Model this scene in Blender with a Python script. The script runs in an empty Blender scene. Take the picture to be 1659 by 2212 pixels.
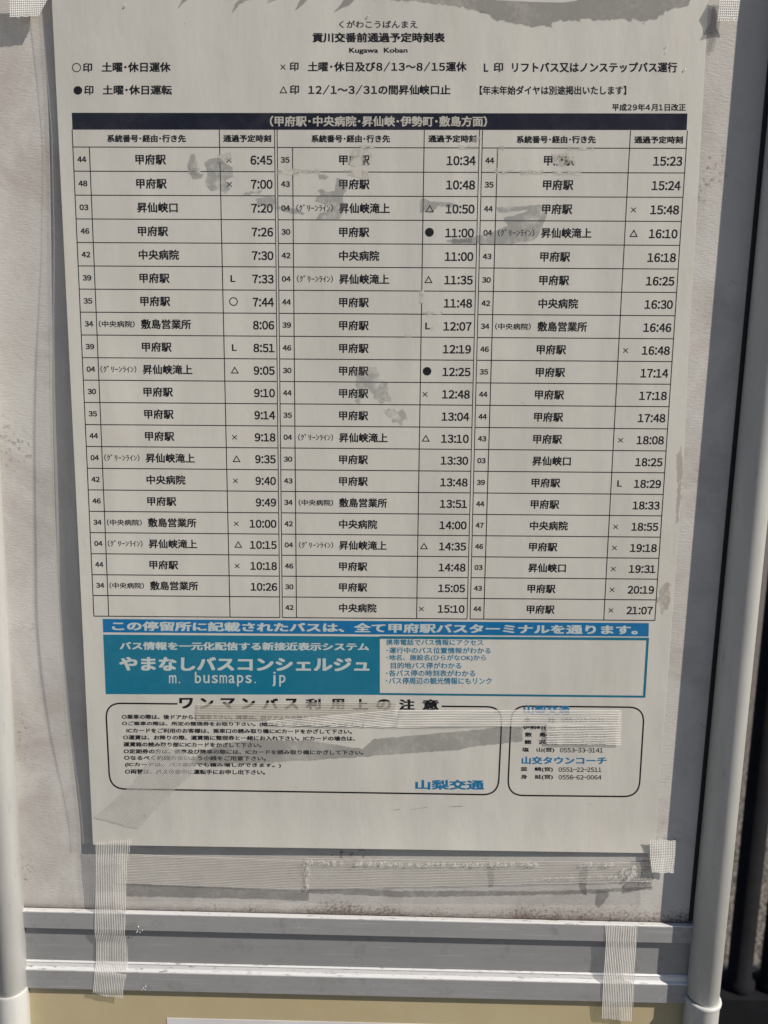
import bpy, math, random
import numpy as np
from mathutils import Vector, Matrix

random.seed(7)
R = math.radians
sc = bpy.context.scene
col = sc.collection

# ---------------------------------------------------------------- camera
F = 1720.0                      # focal length in units of a 1659 x 2212 frame
W, H = 1659.0, 2212.0
TH, RHO, DIST = R(9.1), R(1.35), 0.385
ZC = 1.20                       # height of the picture centre on the board
CAM = Vector((0.0, -DIST * math.cos(TH), ZC + DIST * math.sin(TH)))
r0 = Vector((1, 0, 0)); u0 = Vector((0, math.sin(TH), math.cos(TH)))
FWD = Vector((0, math.cos(TH), -math.sin(TH)))
RGT = math.cos(RHO) * r0 + math.sin(RHO) * u0
UPV = -math.sin(RHO) * r0 + math.cos(RHO) * u0
cd = bpy.data.cameras.new('camera')
cam = bpy.data.objects.new('camera', cd)
col.objects.link(cam)
m3 = Matrix((RGT, UPV, -FWD)).transposed()
cam.matrix_world = Matrix.Translation(CAM) @ m3.to_4x4()
cd.sensor_fit = 'HORIZONTAL'; cd.sensor_width = 36.0
cd.lens = 36.0 * F / W
cd.clip_start = 0.01; cd.clip_end = 500
cd.dof.use_dof = True; cd.dof.focus_distance = DIST; cd.dof.aperture_fstop = 17
sc.camera = cam

# ---------------------------------------------------------------- light
SUN = Vector((2.0, -1.0, 2.0)).normalized()          # towards the sun
el = math.asin(SUN.z)
wd = bpy.data.worlds.new('World'); sc.world = wd; wd.use_nodes = True
nt = wd.node_tree
sky = nt.nodes.new('ShaderNodeTexSky'); sky.sky_type = 'NISHITA'; sky.sun_disc = False
sky.sun_elevation = el; sky.sun_rotation = math.atan2(SUN.x, SUN.y)
nt.links.new(sky.outputs[0], nt.nodes['Background'].inputs[0])
nt.nodes['Background'].inputs[1].default_value = 0.062
sd = bpy.data.lights.new('sun', 'SUN'); sd.energy = 5.0; sd.angle = R(0.53); sd.color = (1.0, 0.92, 0.81)
so = bpy.data.objects.new('sun', sd); col.objects.link(so)
so.rotation_euler = (-SUN).to_track_quat('-Z', 'Y').to_euler(); so.location = (2, -2, 4)
sc.view_settings.view_transform = 'Standard'; sc.view_settings.look = 'None'
sc.view_settings.exposure = 0.22; sc.view_settings.gamma = 1.0
sc.view_settings.use_curve_mapping = False
sc.cycles.transparent_max_bounces = 40
sc.cycles.max_bounces = 8

# ---------------------------------------------------------------- helpers
def ray(px, py):
    return FWD * F + RGT * (px - W / 2) - UPV * (py - H / 2)
def at(px, py, y=0.0):
    d = ray(px, py); t = (y - CAM.y) / d.y
    return CAM + d * t

def lerp(a, b, t): return a + (b - a) * t

def mesh_obj(name, verts, faces, mat, parent=None, uvs=None, smooth=False, loc=None):
    """verts in world space; the object sits at loc (or its parent's place)."""
    V = [Vector(v) for v in verts]
    if parent is not None:
        base = parent.location if parent.parent is None else parent.location + parent.parent.location
    elif loc is not None: base = Vector(loc)
    else:
        mn = Vector((min(v[i] for v in V) for i in range(3))); mx = Vector((max(v[i] for v in V) for i in range(3)))
        base = Vector(((mn.x + mx.x) / 2, (mn.y + mx.y) / 2, mn.z))
    me = bpy.data.meshes.new(name)
    me.from_pydata([tuple(v - base) for v in V], [], faces)
    me.materials.append(mat)
    if uvs is not None:
        ul = me.uv_layers.new(name='UVMap')
        for p in me.polygons:
            for li in p.loop_indices:
                ul.data[li].uv = uvs[me.loops[li].vertex_index]
    if smooth:
        for p in me.polygons: p.use_smooth = True
    me.update()
    o = bpy.data.objects.new(name, me); col.objects.link(o)
    if parent is not None: o.parent = parent
    else: o.location = base
    return o

def empty(name, loc, label, cat, group=None):
    o = bpy.data.objects.new(name, None); col.objects.link(o); o.location = loc
    o.empty_display_size = 0.05
    return tag(o, label, cat, group)
def tag(o, label, cat, group=None):
    o['label'] = label; o['category'] = cat
    if group: o['group'] = group
    return o

class MB:
    def __init__(s): s.v = []; s.f = []
    def add(s, vs, fs):
        n = len(s.v); s.v += list(vs); s.f += [tuple(i + n for i in f) for f in fs]
    def box(s, x0, x1, y0, y1, z0, z1):
        s.add([(x0,y0,z0),(x1,y0,z0),(x1,y1,z0),(x0,y1,z0),(x0,y0,z1),(x1,y0,z1),(x1,y1,z1),(x0,y1,z1)],
              [(0,3,2,1),(4,5,6,7),(0,1,5,4),(1,2,6,5),(2,3,7,6),(3,0,4,7)])
    def lathe(s, cx, cy, prof, n=40):
        vs = []; fs = []
        for (r, z) in prof:
            for k in range(n):
                a = 2 * math.pi * k / n
                vs.append((cx + r * math.cos(a), cy + r * math.sin(a), z))
        for i in range(len(prof) - 1):
            for k in range(n):
                k2 = (k + 1) % n
                fs.append((i*n+k, i*n+k2, (i+1)*n+k2, (i+1)*n+k))
        s.add(vs, fs)
    def extrude_x(s, prof, x0, x1):
        """closed (y,z) profile swept along x"""
        n = len(prof)
        vs = [(x0, y, z) for y, z in prof] + [(x1, y, z) for y, z in prof]
        fs = [(i, (i+1) % n, n + (i+1) % n, n + i) for i in range(n)]
        fs += [tuple(range(n))[::-1], tuple(range(n, 2*n))]
        s.add(vs, fs)

# ---------------------------------------------------------------- materials
class NT:
    def __init__(s, name):
        s.m = bpy.data.materials.new(name); s.m.use_nodes = True
        s.t = s.m.node_tree; s.t.nodes.clear()
        s.out = s.n('ShaderNodeOutputMaterial')
    def n(s, typ, **kw):
        nd = s.t.nodes.new(typ)
        for k, v in kw.items(): setattr(nd, k, v)
        return nd
    def l(s, a, b): s.t.links.new(a, b)
    def coord(s, kind='Object'):
        if not hasattr(s, '_tc'): s._tc = s.n('ShaderNodeTexCoord')
        return s._tc.outputs[kind]
    def geo_pos(s):
        return s.n('ShaderNodeNewGeometry').outputs['Position']
    def mapping(s, vec, scale=(1,1,1), loc=(0,0,0), rot=(0,0,0)):
        mp = s.n('ShaderNodeMapping'); mp.inputs['Scale'].default_value = scale
        mp.inputs['Location'].default_value = loc; mp.inputs['Rotation'].default_value = rot
        s.l(vec, mp.inputs[0]); return mp.outputs[0]
    def noise(s, vec, scale, detail=4, rough=.55, dist=0):
        nd = s.n('ShaderNodeTexNoise'); nd.inputs['Scale'].default_value = scale
        nd.inputs['Detail'].default_value = detail; nd.inputs['Roughness'].default_value = rough
        nd.inputs['Distortion'].default_value = dist
        s.l(vec, nd.inputs['Vector']); return nd.outputs['Fac']
    def ramp(s, fac, stops):
        nd = s.n('ShaderNodeValToRGB'); e = nd.color_ramp.elements
        while len(e) < len(stops): e.new(0.5)
        for i, (p, c) in enumerate(stops):
            e[i].position = p
            e[i].color = (c, c, c, 1) if not isinstance(c, tuple) else (*c, 1)
        s.l(fac, nd.inputs[0]); return nd.outputs[0]
    def math(s, op, a, b=None, clamp=False):
        nd = s.n('ShaderNodeMath', operation=op, use_clamp=clamp)
        for i, v in enumerate((a, b)):
            if v is None: continue
            if isinstance(v, (int, float)): nd.inputs[i].default_value = v
            else: s.l(v, nd.inputs[i])
        return nd.outputs[0]
    def mix(s, fac, a, b, blend='MIX'):
        nd = s.n('ShaderNodeMix', data_type='RGBA', blend_type=blend)
        for sock, v in ((nd.inputs[0], fac), (nd.inputs[6], a), (nd.inputs[7], b)):
            if isinstance(v, (int, float)): sock.default_value = v
            elif isinstance(v, tuple): sock.default_value = (*v, 1)
            else: s.l(v, sock)
        return nd.outputs[2]
    def bump(s, h, strength, dist):
        b = s.n('ShaderNodeBump'); b.inputs['Strength'].default_value = strength
        b.inputs['Distance'].default_value = dist; s.l(h, b.inputs['Height']); return b.outputs[0]
    def principled(s, color, rough=.5, metal=0, spec=.5, normal=None):
        p = s.n('ShaderNodeBsdfPrincipled')
        for k, v in (('Base Color', color), ('Roughness', rough), ('Metallic', metal), ('Specular IOR Level', spec)):
            if isinstance(v, tuple): p.inputs[k].default_value = (*v, 1)
            elif isinstance(v, (int, float)): p.inputs[k].default_value = v
            else: s.l(v, p.inputs[k])
        if normal is not None: s.l(normal, p.inputs['Normal'])
        return p.outputs[0]
    def transp_mix(s, fac, shader, tint=(1,1,1)):
        t = s.n('ShaderNodeBsdfTransparent'); t.inputs[0].default_value = (*tint, 1)
        mx = s.n('ShaderNodeMixShader')
        if isinstance(fac, (int, float)): mx.inputs[0].default_value = fac
        else: s.l(fac, mx.inputs[0])
        s.l(t.outputs[0], mx.inputs[1]); s.l(shader, mx.inputs[2]); return mx.outputs[0]
    def done(s, shader):
        s.l(shader, s.out.inputs[0]); return s.m

def mat_board():
    t = NT('rough_painted_board'); P = t.geo_pos()
    wr = t.noise(t.mapping(P, (330, 330, 1150)), 1.0, 3, .6, .5)
    fine = t.noise(P, 1500, 2, .5)
    big = t.noise(P, 9, 4, .6)
    mid = t.noise(t.mapping(P, (1, 1, .6)), 38, 6, .7)
    smu = t.noise(t.mapping(P, (1, 1, 1), (3.1, 0, 1.7)), 17, 5, .65, .6)
    spk = t.noise(P, 1100, 2, .5)
    c = t.mix(t.ramp(big, [(.35, 0.0), (.7, 1.0)]), (.555, .545, .525), (.475, .46, .44))
    c = t.mix(t.math('MULTIPLY', t.ramp(smu, [(.47, 0.0), (.70, 1.0)]), .65), c, (.32, .275, .26))
    c = t.mix(t.math('MULTIPLY', t.ramp(mid, [(.52, 0.0), (.72, 1.0)]), .45), c, (.36, .325, .31))
    c = t.mix(t.math('MULTIPLY', t.ramp(wr, [(.52, 0.0), (.75, 1.0)]), .22), c, (.36, .33, .315))
    # dark scuff specks that come in clusters
    cl = t.math('MULTIPLY', t.ramp(t.noise(t.mapping(P, (1, 1, 1), (0, 0, .63)), 24, 3, .5), [(.60, 0.0), (.70, 1.0)]), t.ramp(t.noise(P, 420, 3, .6), [(.54, 0.0), (.64, 1.0)]))
    c = t.mix(t.math('MULTIPLY', cl, .7), c, (.12, .10, .095))
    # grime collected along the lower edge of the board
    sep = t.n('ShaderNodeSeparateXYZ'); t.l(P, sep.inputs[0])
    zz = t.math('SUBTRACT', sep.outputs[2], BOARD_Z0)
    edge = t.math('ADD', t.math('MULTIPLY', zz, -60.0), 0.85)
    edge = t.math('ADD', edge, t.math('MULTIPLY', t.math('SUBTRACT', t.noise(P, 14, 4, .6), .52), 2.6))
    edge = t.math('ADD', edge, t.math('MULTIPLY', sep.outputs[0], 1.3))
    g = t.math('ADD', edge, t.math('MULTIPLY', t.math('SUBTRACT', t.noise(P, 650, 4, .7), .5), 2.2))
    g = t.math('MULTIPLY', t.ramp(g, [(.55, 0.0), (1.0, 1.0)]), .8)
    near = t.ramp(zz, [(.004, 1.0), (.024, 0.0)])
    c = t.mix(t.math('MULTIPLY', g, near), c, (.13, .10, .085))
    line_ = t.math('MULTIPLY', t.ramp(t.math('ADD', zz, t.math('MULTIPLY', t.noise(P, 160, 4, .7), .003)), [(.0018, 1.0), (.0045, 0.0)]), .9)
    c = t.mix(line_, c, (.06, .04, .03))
    nb = t.bump(t.math('ADD', wr, t.math('MULTIPLY', fine, .3)), .30, .0005)
    return t.done(t.principled(c, .6, 0, .25, nb))

def mat_paper():
    t = NT('aged_white_paper'); P = t.geo_pos()
    a = t.noise(P, 14, 4, .6); b = t.noise(t.mapping(P, (1, 1, .35)), 45, 4, .6)
    c = t.mix(t.ramp(a, [(.3, 0.0), (.75, 1.0)]), (.62, .612, .572), (.57, .555, .515))
    c = t.mix(t.math('MULTIPLY', t.ramp(b, [(.5, 0.0), (.8, 1.0)]), .35), c, (.50, .46, .41))
    wav = t.noise(t.mapping(P, (1, 1, .3)), 22, 2, .5)
    nb = t.bump(t.math('ADD', wav, t.math('MULTIPLY', b, .25)), .45, .004)
    return t.done(t.principled(c, .6, 0, .3, nb))

def mat_ink(name, colr, fade=.25, rough=.6):
    t = NT(name); P = t.geo_pos()
    a = t.noise(P, 160, 3, .6)
    lite = tuple(min(1, v * 1.6 + .035) for v in colr)
    c = t.mix(t.math('MULTIPLY', t.ramp(a, [(.45, 0.0), (.8, 1.0)]), fade * 3), colr, lite)
    return t.done(t.principled(c, rough, 0, .06))

def mat_shade_smear(name, colr, alpha, scale=60, broken=.5):  # translucent layer for painted shadows and for brown smears
    t = NT(name); P = t.geo_pos()
    a = t.noise(P, scale, 5, .65); f = t.noise(P, 420, 3, .6)
    n = t.math('ADD', a, t.math('MULTIPLY', t.math('SUBTRACT', f, .5), .35))
    fac = t.ramp(n, [(.30, alpha * (1 - broken)), (.50, alpha)])
    return t.done(t.transp_mix(fac, t.principled(colr, .5, 0, .2)))

def mat_scuff():
    t = NT('scuffed_paper'); P = t.geo_pos()
    a = t.noise(P, 190, 4, .65)
    fac = t.ramp(a, [(.38, 0.0), (.58, .92)])
    return t.done(t.transp_mix(fac, t.principled((.615, .59, .54), .6, 0, .3)))

def mat_tape(name, colr=(.80, .79, .76), base=.35, rib=.42, period=.0009, cross=False, rough=.3):
    t = NT(name)
    uv = t.coord('UV')
    sep = t.n('ShaderNodeSeparateXYZ'); t.l(uv, sep.inputs[0])
    def stripes(ch, per):
        s1 = t.math('SINE', t.math('MULTIPLY', sep.outputs[ch], 2 * math.pi / per))
        return t.math('ADD', t.math('MULTIPLY', s1, .5), .5)
    su = t.math('POWER', stripes(0, period), 1.5)
    h = su
    if cross:
        sv = t.math('POWER', stripes(1, period * 1.05), 1.5)
        h = t.math('MAXIMUM', su, sv)
    irregular = t.noise(t.mapping(uv, (900, 25, 1)), 1.0, 2, .5)
    cloud = t.noise(t.geo_pos(), 70, 4, .6)
    fac = t.math('ADD', base, t.math('MULTIPLY', t.math('MULTIPLY', h, rib), t.math('ADD', t.math('MULTIPLY', irregular, 1.4), .3)))
    fac = t.math('ADD', fac, t.math('MULTIPLY', t.math('SUBTRACT', cloud, .5), .45), clamp=True)
    nb = t.bump(t.math('ADD', h, t.math('MULTIPLY', cloud, 1.5)), .5, .0004)
    sh = t.principled(colr, rough, 0, .6, nb)
    return t.done(t.transp_mix(fac, sh))

def mat_film():
    t = NT('clear_plastic_film'); P = t.geo_pos()
    cl = t.noise(P, 25, 4, .6)
    nb = t.bump(t.noise(P, 60, 2, .5), .3, .001)
    lw = t.n('ShaderNodeFresnel'); lw.inputs[0].default_value = 1.4
    gl = t.n('ShaderNodeBsdfGlossy'); gl.inputs['Roughness'].default_value = .18; gl.inputs['Color'].default_value = (1, 1, 1, 1)
    t.l(nb, gl.inputs['Normal'])
    base = t.transp_mix(t.ramp(cl, [(.3, .0), (.75, .025)]), t.principled((.62, .62, .61), .4, 0, .3), (.99, .99, .99))
    mx = t.n('ShaderNodeMixShader'); t.l(t.math('MULTIPLY', lw.outputs[0], .15), mx.inputs[0])
    t.l(base, mx.inputs[1]); t.l(gl.outputs[0], mx.inputs[2])
    return t.done(mx.outputs[0])

def mat_alu(name, base=.42, rough=.38, metal=.7):
    t = NT(name); P = t.geo_pos()
    br = t.noise(t.mapping(P, (12, 400, 400)), 1.0, 3, .6)
    sp = t.noise(P, 420, 3, .6)
    cl = t.noise(P, 30, 4, .6)
    c = t.mix(br, (base * .92, base * .95, base), (base * 1.12, base * 1.14, base * 1.17))
    c = t.mix(t.math('MULTIPLY', t.ramp(cl, [(.45, 0.0), (.8, 1.0)]), .35), c, (base * .7, base * .67, base * .64))
    c = t.mix(t.math('MULTIPLY', t.ramp(sp, [(.66, 0.0), (.74, 1.0)]), .6), c, (base * 1.5, base * 1.5, base * 1.5))
    sc_ = t.noise(t.mapping(P, (25, 900, 900), rot=(0, .35, 0)), 1.0, 2, .5)
    c = t.mix(t.math('MULTIPLY', t.ramp(sc_, [(.66, 0.0), (.72, 1.0)]), .35), c, (base * 1.7, base * 1.68, base * 1.65))
    dk = t.noise(P, 75, 5, .7)
    c = t.mix(t.math('MULTIPLY', t.ramp(dk, [(.56, 0.0), (.72, 1.0)]), .4), c, (base * .5, base * .46, base * .42))
    rr = t.math('ADD', t.math('MULTIPLY', cl, .25), rough - .1)
    return t.done(t.principled(c, rr, metal, .5, t.bump(br, .12, .0003)))

def mat_pole():
    t = NT('grey_painted_pole'); P = t.geo_pos()
    a = t.noise(t.mapping(P, (1, 1, .15)), 120, 4, .6); b = t.noise(t.mapping(P, (1, 1, .3)), 260, 3, .6)
    c = t.mix(t.ramp(a, [(.35, 0.0), (.7, 1.0)]), (.56, .57, .56), (.48, .485, .475))
    c = t.mix(t.math('MULTIPLY', t.ramp(b, [(.64, 0.0), (.76, 1.0)]), .45), c, (.24, .225, .21))
    return t.done(t.principled(c, .38, 0, .5, t.bump(a, .08, .0006)))

def mat_yellow():
    t = NT('cream_painted_panel'); P = t.geo_pos()
    a = t.noise(P, 16, 5, .65); s = t.noise(P, 210, 3, .55)
    c = t.mix(t.ramp(a, [(.35, 0.0), (.7, 1.0)]), (.45, .39, .25), (.40, .335, .20))
    c = t.mix(t.math('MULTIPLY', t.ramp(t.noise(P, 34, 4, .6), [(.62, 0.0), (.75, 1.0)]), .6), c, (.50, .33, .11))
    c = t.mix(t.ramp(s, [(.73, 0.0), (.76, .8)]), c, (.10, .08, .05))
    return t.done(t.principled(c, .45, 0, .4, t.bump(a, .1, .001)))

def mat_simple(name, c1, c2, scale, rough=.5, metal=0, spec=.5, bump=0.0, bd=.001):
    t = NT(name); P = t.geo_pos()
    a = t.noise(P, scale, 5, .6)
    nb = t.bump(a, bump, bd) if bump else None
    return t.done(t.principled(t.mix(t.ramp(a, [(.35, 0.0), (.68, 1.0)]), c1, c2), rough, metal, spec, nb))

def mat_asphalt():
    t = NT('worn_asphalt'); P = t.geo_pos()
    v = t.n('ShaderNodeTexVoronoi'); v.inputs['Scale'].default_value = 90; t.l(P, v.inputs['Vector'])
    a = t.noise(P, 60, 5, .7)
    c = t.mix(v.outputs['Distance'], (.22, .19, .165), (.04, .036, .032))
    c = t.mix(t.ramp(a, [(.4, 0.0), (.7, .6)]), c, (.20, .175, .15))
    return t.done(t.principled(c, .7, 0, .4, t.bump(t.math('ADD', v.outputs['Distance'], a), 1.0, .012)))

# board bottom edge height (needed by the board material)
BOARD_Z0 = at(760, 1974, 0.0).z

# ---------------------------------------------------------------- ground
A = mat_asphalt()
gr = mesh_obj('ground', [(-60,-60,0),(60,-60,0),(60,120,0),(-60,120,0)], [(0,1,2,3)], A, loc=(0,0,0))
gr['kind'] = 'structure'

# ---------------------------------------------------------------- sign stand
M_board = mat_board(); M_pole = mat_pole(); M_alu = mat_alu('aluminium_rail', .36, .42, .35)
def mat_edge():  # lighter colour for rail tops, imitating sun on them; dark specks are dirt
    t = NT('brightened_aluminium'); P = t.geo_pos()
    d = t.noise(t.mapping(P, (170, 900, 1400)), 1.0, 4, .65); w = t.noise(t.mapping(P, (7, 300, 300)), 1.0, 3, .6)
    c = t.mix(w, (.56, .57, .59), (.72, .72, .72))
    c = t.mix(t.math('MULTIPLY', t.ramp(d, [(.58, 0.0), (.68, 1.0)]), .8), c, (.14, .12, .11))
    return t.done(t.principled(c, .34, .2, .5, t.bump(w, .1, .0003)))
M_edge = mat_edge()
M_chan = mat_alu('aluminium_channel', .32, .45, .35); M_yel = mat_yellow()
sign = empty('sign_stand', (0, 0.006, 0),
             'grey bus stop sign stand with two round poles, board and aluminium cross rails', 'sign stand')
RP = 0.0082; PY = -0.0032
# pole axes: right silhouette of the left pole, left silhouette of the right pole
def pole_x(px, py, side):
    d = ray(px, py); dx, dy = d.x, d.y; L = math.hypot(dx, dy)
    t = (PY - CAM.y) / dy
    x = CAM.x + dx * t
    return x + side * RP * L / abs(dy)
XL = pole_x(58, 2070, -1); XR = pole_x(1496, 1990, +1)
XBL, XBR = XL + .002, XR - .001
ztop = at(800, -420).z
Z = lambda py, y=0.0: at(760, py, y).z
# board
def bevel_box_panel(name, x0, x1, y0, y1, z0, z1, mat, nx=1):
    b = MB(); b.box(x0, x1, y0, y1, z0, z1)
    return mesh_obj(name, b.v, b.f, mat, sign)
bevel_box_panel('board', XBL, XBR, 0.0, 0.0035, BOARD_Z0 - .0005, ztop, M_board)
YF = -.0030                      # front of the two flanges
YC = -.0003                       # floor of the channel between them
z1t, z1b = at(760, 1985.5, YF).z, at(760, 2022, YF).z      # upper flange front face
z2t, z2b = at(760, 2111, YF).z, at(760, 2152, YF).z      # lower flange
zlip = at(760, 2090, YC).z
b = MB()
rd = .0004
b.extrude_x([(YF, z1b + rd), (YF, z1t - rd), (YF + .0002, z1t - .0003), (YC + .003, z1t - .0003), (YC + .003, z1b), (YF + rd, z1b)], XBL, XBR)
rail_u = mesh_obj('upper_rail', b.v, b.f, M_alu, sign)
b = MB()
b.extrude_x([(YF + .0001, z1t - .0003), (YF + .0001, z1t), (YF + .0003, z1t + .0002), (-.0002, z1t + .0002), (-.0002, z1t - .0003)], XBL, XBR)
mesh_obj('brightened_edge', b.v, b.f, M_edge, rail_u)
b = MB()
b.extrude_x([(YC, zlip), (YC, z1b), (YC + .002, z1b), (YC + .002, zlip)], XBL, XBR)
mesh_obj('channel_plate', b.v, b.f, M_chan, sign)
b = MB()
b.extrude_x([(YF, z2b + rd), (YF, z2t - rd), (YF + .0002, z2t - .0004), (YC, z2t - .0004), (YC + .002, zlip - .0012), (YC + .002, z2b), (YF + rd, z2b)], XBL, XBR)
rail_l = mesh_obj('lower_rail', b.v, b.f, M_alu, sign)
b = MB()
b.extrude_x([(YF + .0001, z2t - .0004), (YF + .0001, z2t), (YF + .0004, z2t + .0003), (YC - .0011, z2t + .0009), (YC - .0006, zlip - .0009), (YC - .0010, zlip - .0001), (YC - .0002, zlip + .0005), (YC - .0001, z2t - .0004)], XBL, XBR)
mesh_obj('brightened_edge', b.v, b.f, M_edge, rail_l)
bevel_box_panel('lower_panel', XBL, XBR, -.0004, .004, z2b - .42, z2b, M_yel)
# end brackets at the right pole
for zt, zb in ((z1t, z1b), (z2t, z2b)):
    b = MB(); b.box(XBR - .0052, XBR + .0005, YF - .0006, YF - .0001, zb + .0006, zt - .0003)
    mesh_obj('end_bracket', b.v, b.f, M_edge, sign)
b = MB(); b.box(XR - RP - .0016, XR - RP + .002, -.0004, .002, BOARD_Z0 + .0006, ztop)
mesh_obj('seam_shade', b.v, b.f, mat_simple('seam_shade_black', (.012, .012, .013), (.02, .019, .018), 200, .7), sign)  # dark strip painting the shade between board and pole, not a real part
# poles with their sockets
for X, pj, bul in ((XL, (30, 2160), .15), (XR, (1536, 2180), 1.0)):
    zj = at(pj[0], pj[1], PY - RP).z
    b = MB(); b.lathe(X, PY, [(RP - .0007, zj - .01), (RP - .0007, zj + .0012), (RP, zj + .0018), (RP, ztop + .1)])
    p = mesh_obj('pole', b.v, b.f, M_pole, sign, smooth=True)
    b = MB(); b.lathe(X, PY, [(RP - .0008, zj + .0002), (RP + .0002, zj + .0008), (RP + .0002 + .0009 * bul, zj + .0005), (RP + .0002 + .0012 * bul, zj - .0004), (RP + .0002 + .0011 * bul, zj - .0012), (RP + .0002 + .0004 * bul, zj - .0030), (RP + .0002 + .0003 * bul, .0)])
    mesh_obj('socket', b.v, b.f, M_pole, sign, smooth=True)

# ---------------------------------------------------------------- poster: surface
PW_L = at(150, 900).x; PW_R = at(1482, 900).x
_lz = [at(150, y).z for y in (-60, 0, 60, 230, 460, 680, 850, 1060, 1230, 1370, 1520, 1700, 1800, 1930)][::-1]
_lv = [.0028, .0026, .0022, .0018, .0028, .0042, .0054, .0062, .0066, .0064, .0056, .0036, .0030, .0024][::-1]
_dz = np.linspace(_lz[0], _lz[-1], 1200)
_dv = np.interp(_dz, _lz, _lv)
for _ in range(3):
    _dv = np.convolve(np.pad(_dv, 40, mode='edge'), np.ones(81) / 81, mode='valid')
def lift(x, z):
    u = min(1.0, max(0.0, (x - PW_L) / (PW_R - PW_L)))
    e = float(np.interp(z, _dz, _dv))
    t = min(1.3, max(0.0, (at_bot_z + .022 - z) / .022))
    return .0005 + .0022 * (1 - u * u) + (e - .0022) * max(0.0, 1 - u * 1.6) ** 2 + .0014 * t * t * (.4 + .6 * u)
at_top_z = at(800, 0).z; at_bot_z = at(800, 1834).z
def on_paper(px, py, off=0.0):
    y = -.003
    for _ in range(4):
        p = at(px, py, y); y = -lift(p.x, p.z) - off
    return at(px, py, y)

def left_edge(y): return 112 + .0488 * y
_re = ([-60, 134, 467, 700, 998, 1797, 1860], [1533, 1523, 1505, 1490, 1477, 1418, 1414])
def right_edge(y): return float(np.interp(y, *_re))
def bottom_y(x): return 1825 + (x - 201) * .0148

M_paper = mat_paper()
poster = empty('timetable_poster', at(800, 1834) + Vector((0, -.001, 0)),
               'large printed bus timetable poster in Japanese with blue bands at its foot', 'poster')
def grid(fn, nu, nv):
    vs = [fn(i / nu, j / nv) for j in range(nv + 1) for i in range(nu + 1)]
    fs = [(j*(nu+1)+i, (j+1)*(nu+1)+i, (j+1)*(nu+1)+i+1, j*(nu+1)+i+1) for j in range(nv) for i in range(nu)]
    return vs, fs
def paper_fn(u, v):
    x = lerp(left_edge(900), right_edge(900), u)
    yb = bottom_y(lerp(201, 1417, u)); y = lerp(-60, yb, v)
    return on_paper(lerp(left_edge(y), right_edge(y), u), y)
vs, fs = grid(paper_fn, 100, 140)
mesh_obj('paper_sheet', vs, fs, M_paper, poster, smooth=True)

# ---------------------------------------------------------------- poster: printing
fc = bpy.data.curves.new('type', 'FONT'); fc.resolution_u = 3
fo = bpy.data.objects.new('type', fc); col.objects.link(fo)
_gc = {}
FW = {ord(c): ord(c) + 0xFEE0 for c in '0123456789:-'}
def raw(s):
    if s not in _gc:
        fc.body = s
        bpy.context.view_layer.update()
        dg = bpy.context.evaluated_depsgraph_get()
        me = bpy.data.meshes.new_from_object(fo.evaluated_get(dg))
        V = np.array([v.co[:2] for v in me.vertices]); Fc = [tuple(p.vertices) for p in me.polygons]
        bpy.data.meshes.remove(me)
        _gc[s] = (V, Fc)
    return _gc[s]
def norm(V, Fc, bold):
    """fit to the unit square, y down; a heavier weight is the outline laid down again a hair to each side"""
    mn = V.min(0); mx = V.max(0); ht = max(mx[1] - mn[1], .4); wdt = mx[0] - mn[0]
    U = (V - mn) / np.maximum(mx - mn, 1e-6); U[:, 1] = 1 - U[:, 1]
    bold = min(bold, .022) + .018
    if bold <= .002: return [U], Fc
    dx, dy = bold / wdt, bold / max(mx[1] - mn[1], .1)
    c = np.array((.5, .5)); sh = np.array((1 - 2 * dx, 1 - 2 * dy))
    U = c + (U - c) * np.maximum(sh, .6)
    ds = [(-dx, 0), (dx, 0), (0, dy * .8), (0, -dy * .6)] if bold < .028 else [(-dx, -dy * .7), (dx, -dy * .7), (-dx, dy * .7), (dx, dy * .7), (0, 0)]
    return [U + np.array(d) for d in ds], Fc
def glyphs(s, bold):
    return norm(*raw(s), bold)
def digits(s, bold):
    """figures set on equal narrow cells"""
    Vs = []; Fs = []; n = 0; x = 0.0
    for ch in s:
        V, Fc = raw(ch.translate(FW)); V = V.copy()
        cell = {':': .30, '-': .5}.get(ch, .63)
        V[:, 0] += x + cell / 2 - (V[:, 0].min() + V[:, 0].max()) / 2 + (-.03 if ch == '1' else 0)
        Vs.append(V); Fs += [tuple(i + n for i in f) for f in Fc]; n += len(V); x += cell
    return norm(np.vstack(Vs), Fs, bold)
def mixed(s, bold):
    """kanji on full cells with roomy figures and slashes between them"""
    Vs = []; Fs = []; n = 0; x = 0.0
    for ch in s:
        wide = ch in '0123456789/'
        V, Fc = raw(chr(ord(ch) + 0xFEE0) if wide else ch); V = V.copy()
        cell = .72 if wide else (.55 if ch == '･' else 1.0)
        V[:, 0] += x + cell / 2 - (V[:, 0].min() + V[:, 0].max()) / 2
        if ch == '/': 
            c = x + cell / 2; V[:, 0] = c + (V[:, 0] - c) * .6
        Vs.append(V); Fs += [tuple(i + n for i in f) for f in Fc]; n += len(V); x += cell
    return norm(np.vstack(Vs), Fs, bold)
INK = {}
def ink(k): return INK.setdefault(k, MB())
OFF = .00002
def slope(y): return .0062 * max(0, y - 150) / 1180
def flat(x0):
    return lambda a, b: (a, b + slope(b) * (a - x0))
def put(k, V, Fc, mapf, box, off=OFF):
    x0, y0, x1, y1 = box
    pts = [on_paper(*mapf(x0 + (x1 - x0) * p[0], y0 + (y1 - y0) * p[1]), off) for p in V]
    ink(k).add(pts, Fc)
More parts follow.
